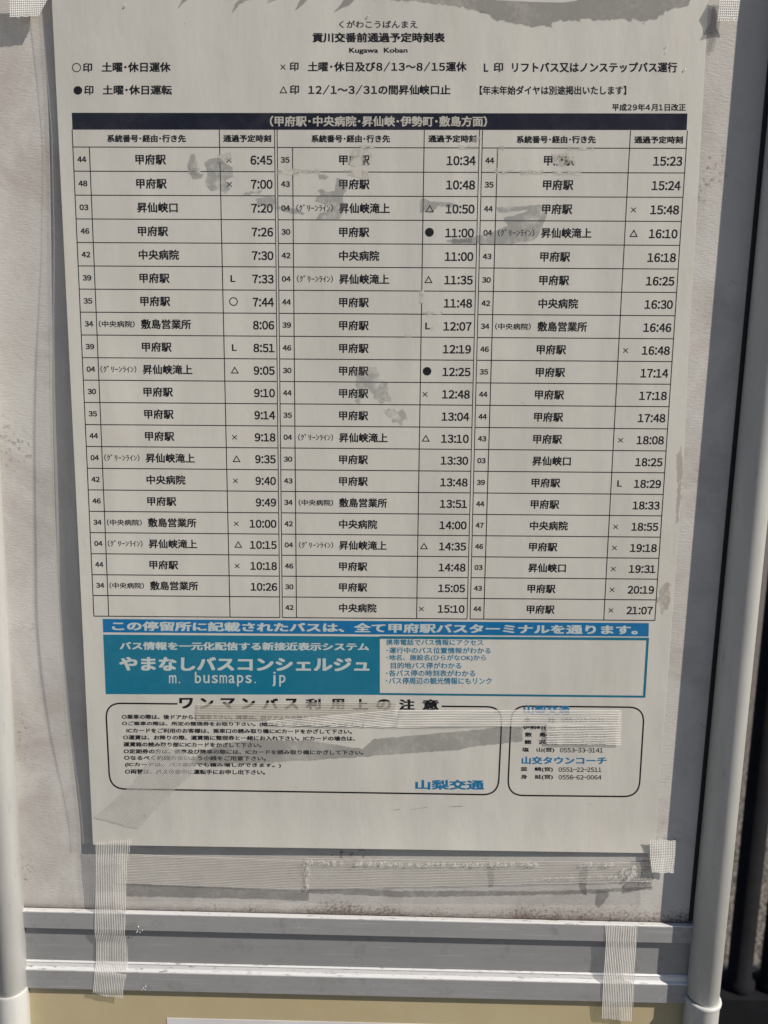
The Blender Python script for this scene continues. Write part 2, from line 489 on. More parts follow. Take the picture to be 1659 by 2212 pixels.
def text(k, s, x0, y0, x1, y1, bold=.012, mapf=None, off=OFF, sl=None, num=False):
    Vs, Fc = mixed(s, bold) if num == 2 else digits(s, bold) if num else glyphs(s, bold)
    if mapf is None:
        mapf = flat(x0) if sl is None else (lambda a, b: (a, b + sl * (a - x0)))
    for q, V in enumerate(Vs):
        put(k, V, Fc, mapf, (x0, y0, x1, y1), off + q * 2e-6)
def ring(k, box, t, mapf, n=28):
    V = []; Fc = []
    for i in range(n):
        a = 2 * math.pi * i / n
        for r in (1, 1 - t): V.append((.5 + .5 * r * math.cos(a), .5 + .5 * r * math.sin(a)))
    for i in range(n): j = (i + 1) % n; Fc.append((2*i, 2*j, 2*j+1, 2*i+1))
    put(k, V, Fc, mapf, box)
def disc(k, box, mapf, n=28):
    put(k, [(.5 + .5 * math.cos(2*math.pi*i/n), .5 + .5 * math.sin(2*math.pi*i/n)) for i in range(n)], [tuple(range(n))], mapf, box)
def tri(k, box, mapf, t=.25):
    o = [(.5, 0), (1, 1), (0, 1)]; c = (.5, .667)
    inn = [(c[0] + (p[0]-c[0]) * (1 - t*1.6), c[1] + (p[1]-c[1]) * (1 - t*1.6)) for p in o]
    put(k, o + inn, [(0,1,4,3), (1,2,5,4), (2,0,3,5)], mapf, box)
def cross(k, box, mapf, t=.12):
    put(k, [(t,0),(1,1-t),(1-t,1),(0,t)], [(0,1,2,3)], mapf, box)
    put(k, [(1-t,0),(1,t),(t,1),(0,1-t)], [(0,1,2,3)], mapf, box, OFF + .000004)
def line(k, p, q, w, off=OFF, n=24):
    (x0, y0), (x1, y1) = p, q; L = math.hypot(x1-x0, y1-y0); nx, ny = -(y1-y0)/L*w/2, (x1-x0)/L*w/2
    vs = []
    for i in range(n + 1):
        t = i / n; x, y = lerp(x0, x1, t), lerp(y0, y1, t)
        vs += [on_paper(x + nx, y + ny, off), on_paper(x - nx, y - ny, off)]
    ink(k).add(vs, [(2*i, 2*i+1, 2*i+3, 2*i+2) for i in range(n)])
def quad(k, tl, tr, br, bl, off=OFF, nu=30, nv=8):
    fn = lambda u, v: on_paper(lerp(lerp(tl[0], tr[0], u), lerp(bl[0], br[0], u), v), lerp(lerp(tl[1], tr[1], u), lerp(bl[1], br[1], u), v), off)
    ink(k).add(*grid(fn, nu, nv))

# heading
K = 'printed_text'
text(K, 'くがわこうばんまえ', 732, 44, 902, 61, .006, sl=0)
text(K, '貢川交番前通過予定時刻表', 674.7, 70, 961.3, 92, .03, sl=0)
text(K, 'Kugawa', 754, 103, 817, 117.5, .012, sl=0); text(K, 'Koban', 829, 103, 880.5, 114, .012, sl=0)
I0 = lambda a, b: (a, b)
ring(K, (155.5, 136, 175, 156), .2, I0); text(K, '印', 179, 136, 199, 156, sl=0); text(K, '土曜･休日運休', 219.7, 134, 368.7, 156, .016, sl=0)
disc(K, (158.7, 186, 177.7, 204.5), I0); text(K, '印', 182, 184.5, 202, 205, sl=0); text(K, '土曜･休日運転', 221.7, 183.6, 371.4, 205, .016, sl=0)
cross(K, (605.4, 139, 617, 151), I0); text(K, '印', 625.6, 134, 645, 153.6, sl=0)
text(K, '土曜･休日及び8/13～8/15運休', 665, 133, 1008, 155, .014, sl=0, num=2)
tri(K, (603.5, 185.5, 621, 201.5), I0); text(K, '印', 626, 183.6, 646, 204, sl=0)
text(K, '12/1～3/31の間昇仙峡口止', 665.7, 183, 973, 205, .014, sl=0, num=2)
text(K, 'L', 1045, 137, 1054.7, 155.5, sl=0); text(K, '印', 1066.4, 135, 1087, 156, sl=0)
text(K, 'リフトバス又はノンステップバス運行', 1106, 134, 1463, 157, .016, sl=0)
text(K, '【年末年始ダイヤは別途掲出いたします】', 1036, 185, 1353, 205, .012, sl=0)
text(K, '平成29年4月1日改正', 1322, 223.6, 1481.7, 240, .014, sl=0, num=2)
# title band
quad('title_band', (155, 243.5), (1485, 245), (1483.5, 281), (156.5, 280))
text('title_band_text', '（甲府駅･中央病院･昇仙峡･伊勢町･敷島方面）', 583, 250, 1052, 273.5, .012, off=OFF + .000015, sl=.001)
# table geometry
def projfit(ks, ys):
    A = np.array([[1, k, -k * y] for k, y in zip(ks, ys)]); s, *_ = np.linalg.lstsq(A, np.array(ys), rcond=None)
    return lambda k: (s[0] + s[1] * k) / (1 + s[2] * k)
yl = projfit([0,1,2,3,4,5,6,7,14,15,16,17,18,19,20,21], [318,369,421,473,524,575,624.6,674,1011.5,1058,1104,1150.5,1196,1242,1286.5,1330.5])
yr = projfit([0,1,2,3,4,5,6,13,14,15,16,17,18,19,20,21], [321,373,426.4,478,530,581,632,974,1021,1067,1114.5,1161,1206,1252.6,1296,1339])
UT = [157.5,193,474.5,593.5,599,632,916,1035,1041.5,1075,1360,1482.5]
UB = [203,235,497,604.5,610,640.5,900,1009,1015.5,1045,1304.5,1415]
def tab(U, k):
    y = lerp(yl(k), yr(k), (U - 157.5) / 1325.0); t = (y - 319) / 1015.0
    return (lerp(U, float(np.interp(U, UT, UB)), t), y)
RW = 2.0
HT = -.72
for i, U in enumerate(UT):
    k0 = 0.0 if i in (1, 5, 9) else HT
    line('table_rules', tab(U, k0), tab(U, 21), RW if i not in (3,4,7,8) else 1.8)
for k in range(22):
    for a, b_ in ((0, 3), (4, 7), (8, 11)):
        line('table_rules', tab(UT[a], k), tab(UT[b_], k), RW, OFF + .000004)
for x0, x1, y0 in ((231.4, 401.4, 290.5), (672.4, 842.7, 291), (1115.8, 1287, 292.7)):
    text(K, '系統番号･経由･行き先', x0, y0, x1, y0 + 17, .022)
for x0, x1, y0 in ((482, 586, 290.7), (925, 1029.4, 291.3), (1370, 1475.5, 293.6)):
    text(K, '通過予定時刻', x0, y0, x1, y0 + 16.5, .022)
G = ['甲府駅', '昇仙峡口', '中央病院', '敷島営業所', '昇仙峡滝上']
T1 = "44 0 x 6:45|48 0 x 7:00|03 1 - 7:20|46 0 - 7:26|42 2 - 7:30|39 0 L 7:33|35 0 o 7:44|34 3 - 8:06|39 0 L 8:51|04 4 t 9:05|30 0 - 9:10|35 0 - 9:14|44 0 x 9:18|04 4 t 9:35|42 2 x 9:40|46 0 - 9:49|34 3 x 10:00|04 4 t 10:15|44 0 x 10:18|34 3 - 10:26"
T2 = "35 0 - 10:34|43 0 - 10:48|04 4 t 10:50|30 0 d 11:00|42 2 - 11:00|04 4 t 11:35|44 0 - 11:48|39 0 L 12:07|46 0 - 12:19|30 0 d 12:25|44 0 x 12:48|35 0 - 13:04|04 4 t 13:10|30 0 - 13:30|43 0 - 13:48|34 3 - 13:51|42 2 - 14:00|04 4 t 14:35|46 0 - 14:48|30 0 - 15:05|42 2 x 15:10"
T3 = "44 0 - 15:23|35 0 - 15:24|44 0 x 15:48|04 4 t 16:10|43 0 - 16:18|30 0 - 16:25|42 2 - 16:30|34 3 - 16:46|46 0 x 16:48|35 0 - 17:14|44 0 - 17:18|44 0 - 17:48|43 0 x 18:08|03 1 - 18:25|39 0 L 18:29|44 0 - 18:33|47 2 x 18:55|46 0 x 19:18|03 1 x 19:31|43 0 x 20:19|44 0 x 21:07"
for data, un, ul, up, us, ur in ((T1, 166, 291.5, 197.5, 488, 588), (T2, 606, 732.6, 639, 921, 1028.5), (T3, 1049, 1176, 1081, 1370, 1476)):
    for k, row in enumerate(data.split('|')):
        n, g, sy, tm = row.split()
        g = int(g); lab = G[g]
        text(K, n, un, k + .385, un + 19.5, k + .635, .018, tab, num=True)
        text(K, lab, ul, k + .285, ul + 22.4 * len(lab) - 1, k + .725, .012, tab)
        if g == 3: text(K, '（中央病院）', up, k + .36, up + 80, k + .66, .008, tab)
        if g == 4: text(K, '（ｸﾞﾘｰﾝﾗｲﾝ）', up, k + .345, up + 80, k + .665, .0, tab)
        w = 47.5 if len(tm) == 4 else 63
        text(K, tm, ur - w, k + .325, ur, k + .72, .012, tab, num=True)
        if sy == 'x': cross(K, (us, k + .42, us + 12, k + .64), tab)
        if sy == 'L': text(K, 'L', us + 4, k + .36, us + 15, k + .66, .004, tab)
        if sy == 't': tri(K, (us, k + .34, us + 19, k + .66), tab)
        if sy == 'o': ring(K, (us, k + .31, us + 19.5, k + .69), .23, tab)
        if sy == 'd': disc(K, (us, k + .31, us + 19.5, k + .69), tab)

# blue bands
quad('blue_band', (221.7, 1337), (1401.6, 1346), (1401, 1375), (222.8, 1366))
text('band_text', 'この停留所に記載されたバスは、全て甲府駅バスターミナルを通ります。', 242, 1341.5, 1377.5, 1362.5, .028, off=OFF + .000015, sl=.0076)
quad('teal_panel', (222.8, 1370.7), (820.6, 1375), (820.6, 1501), (228.3, 1499.5), nu=24, nv=12)
line('teal_frame', (820, 1377), (1402, 1380.5), 6); line('teal_frame', (1399, 1383), (1391.5, 1504), 5.5)
line('teal_frame', (820, 1499), (1394, 1505), 4.5)
text('band_text#b', 'バス情報を一元化配信する新接近表示システム', 258.6, 1386, 797, 1404, .02, off=OFF + .000015, sl=.004)
text('band_text#b', 'やまなしバスコンシェルジュ', 257.5, 1418, 798, 1449, .03, off=OFF + .000015, sl=.004)
mono = 'm. busmaps. jp'; cw = (619 - 364) / len(mono)
for i, ch in enumerate(mono):
    if ch == ' ': continue
    x = 364 + i * cw
    yt, yb_ = {'b': (1451, 1476), 'p': (1458, 1483), 'j': (1451, 1483), '.': (1472.5, 1476)}.get(ch, (1458, 1476))
    wd_ = {'.': 3.2, 'j': 7.5, 'm': 16}.get(ch, 13.5)
    text('band_text#b', ch, x + (cw - wd_) / 2 - (4 if ch == '.' else 0), yt, x + (cw + wd_) / 2 - (4 if ch == '.' else 0), yb_, -.008, off=OFF + .000015, sl=0.002)
for s, x0, x1, y0, y1 in (('携帯電話でバス情報にアクセス', 834, 1044, 1380.6, 1394), ('･運行中のバス位置情報がわかる', 834.5, 1060, 1398, 1411.5),
        ('･地名、施設名(ひらがなOK)から', 834.5, 1050, 1413.7, 1428.5), ('目的地バス停がわかる', 844, 996.5, 1430.4, 1444.5),
        ('･各バス停の時刻表がわかる', 834, 1026.5, 1446.7, 1461.3), ('･バス停周辺の観光情報にもリンク', 833.5, 1062, 1463, 1478)):
    text('teal_text', s, x0, y0, x1, y1, .008, sl=.003)
# notes
Yt = 1507
for ch, cx, w in (('ワ',402,30),('ン',446.5,29),('マ',492,31),('ン',536.5,29),('バ',584,34),('ス',629.5,30),('利',676.5,33),('用',729,30),('上',779.5,33),('の',829,32),('注',879,34),('意',930,36)):
    y = Yt + (cx - 402) * .0065
    text(K, ch, cx - w/2, y, cx + w/2, y + 24, .03, sl=0)
def rrect(k, tl, tr, br, bl, rad, w, gap=None):
    P = [np.array(p, float) for p in (tl, tr, br, bl)]; pts = []
    for i in range(4):
        a, c, d = P[i-1], P[i], P[(i+1) % 4]
        p0 = c + (a - c) / np.linalg.norm(a - c) * rad; p1 = c + (d - c) / np.linalg.norm(d - c) * rad
        for t in np.linspace(0, 1, 9):
            pts.append((1-t)**2 * p0 + 2*t*(1-t) * c + t**2 * p1)
    full = []
    for i in range(len(pts)):
        a, b_ = pts[i], pts[(i+1) % len(pts)]; n = max(1, int(np.linalg.norm(b_ - a) / 12))
        full += [a + (b_ - a) * t / n for t in range(n)]
    n = len(full); vs = []; fs = []
    for i in range(n):
        d = full[(i+1) % n] - full[i-1]; d = np.array((-d[1], d[0])) / np.linalg.norm(d) * w / 2
        vs += [on_paper(*(full[i] + d), OFF), on_paper(*(full[i] - d), OFF)]
    for i in range(n):
        j = (i + 1) % n; x, y = full[i]
        if gap and gap[0] < x < gap[1] and y < 1540: continue
        fs.append((2*i, 2*i+1, 2*j+1, 2*j))
    ink(k).add(vs, fs)
rrect('notice_border', (228, 1519), (1085, 1527), (1076, 1717), (237.5, 1704), 34, 3.4, (372, 952))
rrect('contact_border', (1105, 1525), (1392, 1528), (1380, 1721), (1096.5, 1718), 34, 3.4)
for s, x0, x1, y0, y1 in (
    ('○乗車の際は、後ドアからご乗車下さい。降車は、前ドアよりお降り下さい。', 263, 711.6, 1543, 1553.5),
    ('○ご乗車の際は、所定の整理券をお取り下さい。(始発より一区間は必要ありません。)', 263.5, 786, 1558, 1568.5),
    ('ICカードをご利用のお客様は、乗車口の読み取り機にICカードをかざして下さい。', 273, 760.5, 1572.5, 1583),
    ('○運賃は、お降りの際、運賃箱に整理券と一緒にお入れ下さい。ICカードの場合は、', 265.8, 767, 1587.6, 1598),
    ('運賃箱の読み取り部にICカードをかざして下さい。', 266.4, 565, 1602.5, 1613),
    ('○定期券の方は、乗車及び降車の際には、ICカードを読み取り機にかざして下さい。', 267, 785, 1617.6, 1628),
    ('○なるべく釣銭のないよう小銭をご用意下さい。', 268, 575, 1631.5, 1642),
    ('(ICカードは、バス車内でも積み増しができます。)', 270, 607, 1646.5, 1657),
    ('○両替は、バス停車中に運転手にお申し出下さい。', 270, 573, 1661, 1672)):
    text(K, s, x0, y0, x1, y1, .02, sl=.0055)
text('blue_text', '山梨交通', 897, 1684, 1046, 1706, .045, sl=.004)
text('blue_text#b', '山梨交通', 1131, 1523, 1231, 1544, .03, sl=.004)
for a, num, y, x0 in (('本　　社', '055-223-0821', 1549, 1130), ('伊勢町(営)', '055-222-0811', 1566, 1129), ('敷　島(営)', '055-277-5251', 1582, 1134),
                      ('鰍　沢(営)', '0556-22-3181', 1598, 1133), ('塩　山(営)', '0553-33-3141', 1614.5, 1127.5), ('韮　崎(営)', '0551-22-2511', 1656.5, 1124.5), ('身　延(営)', '0556-62-0064', 1673, 1124.5)):
    text(K, a, x0, y, x0 + 70, y + 11, .016, sl=.004); text(K, num, x0 + 82, y + .8, x0 + 175, y + 11, .008, sl=.004, num=True)
text('blue_text#c', '山交タウンコーチ', 1126.7, 1633.6, 1310.6, 1651, .03, sl=.004)

black = mat_ink('black_print', (.008, .009, .014), .12)
inks = {K: black, 'table_rules': black, 'title_band': mat_ink('navy_band', (.012, .014, .028), .12),
        'title_band_text': mat_ink('reversed_print', (.50, .48, .44), 0.05),
        'blue_band': mat_ink('blue_print', (.006, .15, .36), .05), 'teal_panel': mat_ink('teal_print', (.008, .165, .27), .05),
        'teal_frame': mat_ink('teal_frame_print', (.012, .15, .24), .06), 'teal_text': mat_ink('teal_letter_print', (.014, .17, .29), .1),
        'band_text': mat_ink('pale_print', (.50, .56, .56), 0.05), 'blue_text': mat_ink('blue_letter_print', (.012, .16, .34), .1)}
inks['notice_border'] = inks['contact_border'] = black
_made = {}
_own = {'title_band_text': 'title_band', 'band_text': 'blue_band', 'band_text#b': 'teal_panel'}
for k, mb in sorted(INK.items(), key=lambda kv: kv[0] in _own):
    nm = k.split('#')[0]
    _made[k] = mesh_obj(nm, mb.v, mb.f, inks[nm], _made[_own[k]] if k in _own else poster)
bpy.data.objects.remove(fo); bpy.data.curves.remove(fc)

# ---------------------------------------------------------------- poster: painted shade, stains, scuffs, film
def jag(poly, amp, step=9):
    out = []; n = len(poly)
    for i in range(n):
        (x0, y0), (x1, y1) = poly[i], poly[(i+1) % n]; L = math.hypot(x1-x0, y1-y0); m = max(1, int(L / step))
        for j in range(m):
            t = j / m; out.append((lerp(x0, x1, t) + random.uniform(-amp, amp), lerp(y0, y1, t) + random.uniform(-amp, amp)))
    return out
def patch(name, poly, mat, amp=1.6, off=.00008, step=6):
    pts = jag(poly, amp, step)
    return mesh_obj(name, [on_paper(x, y, off) for x, y in pts], [tuple(range(len(pts)))], mat, poster)
def cr(pts, x0, y0, s): return [(x0 + x * s, y0 + y * s) for x, y in pts]
C1 = lambda p: cr(p, 0, 0, .3889); C2 = lambda p: cr(p, 553, 0, .3889); C3 = lambda p: cr(p, 1013.9, 0, .3889)
R1 = lambda p: cr(p, 138.25, 350.2, .3056); R2 = lambda p: cr(p, 580.7, 295, .3056); R3 = lambda p: cr(p, 995.4, 295, .3056)
R4 = lambda p: cr(p, 580.7, 645.2, .3056); C5 = lambda p: cr(p, 553, 1290.4, .3889)
N1 = lambda p: cr(p, 212, 1493.2, .2222)
shd = mat_shade_smear('grey_cast_shade', (.14, .155, .18), .29, 170, .85); shd2 = mat_shade_smear('faint_cast_shade', (.16, .18, .20), .25, 150, 1.0)  # grey patches painted as shadows of residue on the film
shd3 = mat_shade_smear('top_cast_shade', (.17, .165, .16), .40, 30)
for k, P in enumerate([
    C1([(1060,860),(1080,855),(1100,905),(1095,960),(1130,965),(1120,990),(1075,1000),(1060,970),(1040,930)]),
    C1([(1130,900),(1180,875),(1220,880),(1290,930),(1295,980),(1250,1000),(1285,1050),(1255,1075),(1220,1055),(1170,1060),(1140,1020),(1155,960)]),
    R1([(1350,260),(1420,235),(1500,255),(1520,310),(1660,330),(1700,365),(1690,372),(1600,360),(1500,330),(1370,300)]),
    R2([(345,265),(400,270),(430,285),(400,300),(355,300)]),
    R2([(480,290),(550,300),(555,370),(520,430),(540,500),(500,585),(330,585),(360,545),(430,520),(450,490),(390,480),(325,455),(345,420),(370,410),(345,375),(375,365),(400,390),(470,385)]),
    R2([(1085,435),(1150,455),(1300,470),(1330,480),(1280,500),(1200,490),(1170,520),(1160,535),(1070,535),(1070,460)]),
    R2([(1230,740),(1310,725),(1440,722),(1440,752),(1310,748)]),
    R3([(250,500),(440,490),(570,480),(610,550),(590,600),(560,680),(520,730),(350,760),(-60,757),(-60,722),(100,705),(240,670),(330,630),(300,575),(420,545),(480,515),(380,530),(270,540)])]):
    patch('shade_patch', P, shd, 1.3, .00008 + k * 2e-6)
patch('shade_patch', R4([(620,500),(770,490),(780,570),(830,600),(870,740),(760,730),(700,620),(640,760),(610,740)]), shd2, 4)
patch('shade_patch', R4([(800,780),(960,790),(990,850),(920,890),(840,840)]), shd2, 4)
patch('shade_patch', R1([(1250,250),(1280,210),(1400,200),(1380,225),(1300,230)]), shd2, 3)
# shadow of torn tape painted along the head of the sheet and its points
patch('shade_patch', [(400,-58),(1500,-58),(1490,4)] + C3([(1220,20),(1110,55),(1060,100),(960,110),(530,110),(470,120),(460,150),(380,150),(270,130),(140,110),(90,65),(0,50)])[:]
      + C2([(1080,28),(840,2)]) + [(760,-8),(420,-12)], shd3, 4.2, .00011)
for P in (C1([(985,50),(1000,20),(1010,-5),(1045,-5),(1025,10)]), C1([(1290,75),(1305,20),(1330,-5),(1390,-5),(1330,22)]), C2([(60,20),(70,-5),(120,-5)]),
          C2([(215,62),(235,20),(250,-5),(290,-5),(262,25)]), C2([(430,70),(470,25),(490,-5),(550,-5),(520,30),(480,42)])):
    patch('shade_patch', P, shd3, .8, .000105)
patch('shade_patch', C3([(1350,25),(1385,30),(1390,120),(1385,190),(1355,290),(1320,285),(1330,210),(1280,225),(1310,170),(1340,120)]), shd3, 1.0, .00012)  # painted shadow of the upper right tape piece
wedge = mat_shade_smear('tape_shade_wedge', (.16, .165, .17), .33, 40)  # shadow of the white tape over the notes, painted as a wedge
patch('shade_patch', C5([(-380,930),(-150,925),(0,922),(300,905),(600,885),(1120,848),(1180,832),(1350,815),(1480,800),(1480,725),(1350,722),(1200,738),(650,787),(590,842),(300,795),(0,792),(-150,805),(-300,860)]), wedge, 1.2, .0001)
brn = mat_shade_smear('brown_smear', (.17, .11, .08), .36, 150, .8); brf = mat_shade_smear('faint_brown_smear', (.24, .17, .13), .24, 120, 1.0)
patch('brown_stain', [(1463,985),(1472,960),(1476,1000),(1473,1050),(1466,1130),(1460,1130),(1463,1050)], brf, 2.5)
patch('brown_stain', [(1425,1280),(1440,1255),(1448,1262),(1446,1310),(1432,1330),(1418,1300)], brf, 3.5)
for (x, y, w, h) in ((1396,1917-60,0,0),):
    pass
for (x, y, L, a) in ((856,1749,14,-.1),(905,1746,36,-.12),(985,1742,30,0),(1276,1737,12,.5),(1322,1765,5,1.5),(1340,1795,8,1.4),(1365,1767,5,.4),(640,1700,10,.8),(1130,870,8,.5)):
    dx, dy = math.cos(a) * L / 2, math.sin(a) * L / 2
    patch('dark_scratch', [(x-dx, y-dy), (x+dx, y+dy-.8), (x+dx, y+dy+.9), (x-dx, y-dy+.8)], brn, .4, .00007)
scf = mat_scuff()
for P in (R2([(540,95),(700,85),(735,140),(715,200),(590,215),(545,180)]), R2([(640,60),(745,60),(740,90),(650,90)]), R2([(178,230),(365,232),(365,262),(178,260)]), R2([(530,232),(705,232),(705,300),(535,270)]),
          R3([(640,120),(800,105),(810,200),(720,215),(650,190)]), R3([(295,235),(850,240),(850,275),(290,270)]), R3([(755,68),(940,72),(940,100),(750,96)]), R3([(275,62),(305,62),(305,95),(275,95)]), R3([(240,225),(262,225),(262,270),(240,270)]), R3([(250,85),(275,90),(270,125),(250,120)]),
          R2([(1340,60),(1480,62),(1480,95),(1345,92)]), R2([(1440,0),(1500,0),(1500,40),(1440,38)]),
          R1([(880,40),(960,40),(960,85),(880,85)]), R1([(1090,-60),(1180,-70),(1190,-10),(1130,20),(1085,10)]), R1([(1490,45),(1660,45),(1660,90),(1490,85)]),
          R4([(1065,-60),(1095,-60),(1095,30),(1065,30)]), R4([(1065,90),(1230,90),(1230,112),(1065,110)]), R4([(1140,205),(1165,195),(1165,225),(1140,230)]), R4([(960,255),(1010,258),(1010,275),(960,275)])):
    patch('scuff', P, scf, 1.5, .00005)

# clear cover film: a little wider than the paper at its left and foot
_fe = ([-60, 92, 282, 526, 742, 905, 1121, 1284, 1419, 1572, 1747, 1813, 1944], [78, 92, 110, 114, 109, 111, 117, 118, 127, 144, 171, 176, 190])
M_film = mat_film()
def film_fn(u, v):
    y = lerp(-60, 1932, v) + (u - .5) * 16 * v
    return on_paper(lerp(left_edge(y) - 5 - 3 * math.sin(y * .004), right_edge(y) + 2, u), y, .0003)
vs, fs = grid(film_fn, 40, 70)
mesh_obj('clear_film', vs, fs, M_film, poster, smooth=True)
def mat_margin(name, a0):
    t = NT(name); P = t.geo_pos()
    n_ = t.noise(t.mapping(P, (120, 120, 6)), 1.0, 3, .6)
    return t.done(t.transp_mix(t.ramp(n_, [(.35, a0 * .45), (.65, a0)]), t.principled((.55, .53, .51), .3, 0, .4)))
def margin_fn(u0, u1):
    def fn(u, v):
        y = lerp(-50, 1822, v); x0 = float(np.interp(y, *_fe)); x1 = left_edge(y)
        return on_paper(lerp(x0, x1, lerp(u0, u1, u)) - .3, y, .0002)
    return fn
vs, fs = grid(margin_fn(0, .99), 6, 60)
fm = mesh_obj('film_margin', vs, fs, mat_margin('hazy_film', .17), poster, smooth=True)
vs, fs = grid(margin_fn(.10, .22), 2, 60)
mesh_obj('film_rim', [v + Vector((0, -.0001, 0)) for v in vs], fs, mat_margin('film_rim', .5), fm, smooth=True)

# ---------------------------------------------------------------- tapes
T_rib = mat_tape('filament_tape', base=.22, rib=.62)
T_hat = mat_tape('woven_tape', base=.45, rib=.55, cross=True)
T_old = mat_tape('yellowed_tape', (.62, .58, .51), base=.42, rib=.1)
T_dim = mat_tape('dull_tape', (.74, .71, .66), base=.28, rib=.35)
T_diag = mat_tape('faint_woven_tape', (.68, .67, .645), base=.18, rib=.5); T_white = mat_tape('dense_tape', (.80, .78, .74), base=.32, rib=.55); T_thin = mat_tape('thin_ribbed_tape', (.84, .82, .78), base=.15, rib=.85)
def tape(name, label, rows, mat, deep=None, off=.0015, across=10, jagend=.8, group='tape strips on the board'):
    """rows: list of (left px, right px) pairs along the strip; deep(i) gives a fixed depth, else it lies over the poster"""
    vs = []; uv = []; L = 0.0; prev = None; rr = []
    for i in range(len(rows) - 1):
        n = 6
        for j in range(n): 
            t = j / n
            rr.append((i + t, [lerp(rows[i][0][c], rows[i+1][0][c], t) for c in (0, 1)], [lerp(rows[i][1][c], rows[i+1][1][c], t) for c in (0, 1)]))
    rr.append((len(rows) - 1, rows[-1][0], rows[-1][1]))
    for q, (ti, a, b_) in enumerate(rr):
        line_ = []
        for k in range(across + 1):
            u = k / across; x, y = lerp(a[0], b_[0], u), lerp(a[1], b_[1], u)
            if q in (0, len(rr) - 1):
                dx, dy = rows[1][0][0] - rows[0][0][0], rows[1][0][1] - rows[0][0][1]; Ld = math.hypot(dx, dy)
                jj = random.uniform(-jagend, jagend) * 2; x += dx / Ld * jj; y += dy / Ld * jj
            p = on_paper(x, y, off + .0001 * math.sin(3.1 * ti + u * 4)) if deep is None else at(x, y, deep(ti) + .00012 * math.sin(5 * ti + u * 5))
            line_.append(p)
        mid = line_[across // 2]
        if prev is not None: L += (mid - prev).length
        prev = mid; wdt = (line_[-1] - line_[0]).length
        for k, p in enumerate(line_): vs.append(p); uv.append((k / across * wdt, L))
    n = across + 1
    fs = [(j*n+i, (j+1)*n+i, (j+1)*n+i+1, j*n+i+1) for j in range(len(rr) - 1) for i in range(across)]
    o = mesh_obj(name, vs, fs, mat, None, uv, True)
    return tag(o, label, 'tape', group)

dl = lambda seq: (lambda t: float(np.interp(t, range(len(seq)), seq)))
tape('tape_strip', 'cross-woven tape square at the upper left corner beside the left pole', [((19,-40),(103,-40)), ((20,0),(102,0)), ((21,38),(84,34))], T_hat, off=.0022)
tape('tape_strip', 'glinting cross-woven tape piece at the upper right corner of the poster', [((1574,-40),(1598,-38)), ((1554,0),(1600,0)), ((1550,44),(1593,45))], T_hat, dl([-.004,-.004,-.003]))
tape('tape_strip', 'small woven tape piece at the lower right corner of the poster', [((1403,1814),(1460,1816)), ((1404,1850),(1458,1852)), ((1408,1884),(1455,1886))], T_hat, dl([-.0032,-.0028,-.003]))
tape('tape_strip', 'folded diagonal tape over the left end of the riding notes', [((352,1606),(424,1636)), ((322,1645),(420,1668)), ((290,1690),(385,1700)), ((240,1735),(345,1742)), ((203,1765),(300,1790))], T_diag, off=.0005)
tape('tape_strip', 'long ribbed tape hanging from the poster foot across both left rail ends',
     [((206,1820),(285,1812)), ((207,1870),(274,1872)), ((206,1955),(273,1960)), ((205,1972),(272,1975)), ((204,2012),(271,2016)), ((208,2035),(275,2039)), ((208,2076),(276,2082)), ((204,2102),(272,2108)), ((201,2140),(266,2150)), ((200,2146),(264,2158))],
     T_rib, dl([-.0052, -.0045, -.0036, -.0034, -.0034, -.0014, -.0012, -.0034, -.0034, -.0030]))
tape('tape_strip', 'wide pale ribbed tape bridging both rails near the right pole',
     [((1307,1999),(1376,2002)), ((1309,2030),(1376,2034)), ((1306,2080),(1372,2085)), ((1303,2115),(1370,2119)), ((1301,2165),(1368,2170)), ((1300,2200),(1364,2206))],
     T_white, dl([-.0034, -.0035, -.0035, -.0035, -.0034, -.0026]))
def horiz(y0a, y0b, xa, y1a, y1b, xb, n=6):
    return [((lerp(xa, xb, i/n), lerp(y0a, y1a, i/n)), (lerp(xa, xb, i/n), lerp(y0b, y1b, i/n))) for i in range(n + 1)]
tape('tape_strip', 'ribbed tape running along the bare board under the left half of the poster foot', horiz(1843, 1908, 250, 1858, 1922, 668), T_dim, lambda t: -.0009)
tape('tape_strip', 'creased tape under the right half of the poster foot', horiz(1853, 1922, 660, 1862, 1905, 1408), T_dim, lambda t: -.0007)
tape('tape_strip', 'yellowed translucent tape over the heading of the riding notes', horiz(1520, 1556, 425, 1515, 1556, 858), T_old, off=.0005)
tape('tape_strip', 'white ribbed tape across both rounded boxes', horiz(1557, 1567, 578, 1533, 1571, 858, 3) + horiz(1533, 1571, 862, 1533, 1568, 1342), T_thin, off=.0007)
tape('tape_strip', 'short white ribbed tape hiding phone numbers in the contact box', horiz(1564, 1608, 1181, 1566, 1609, 1342), T_white, off=.0011)

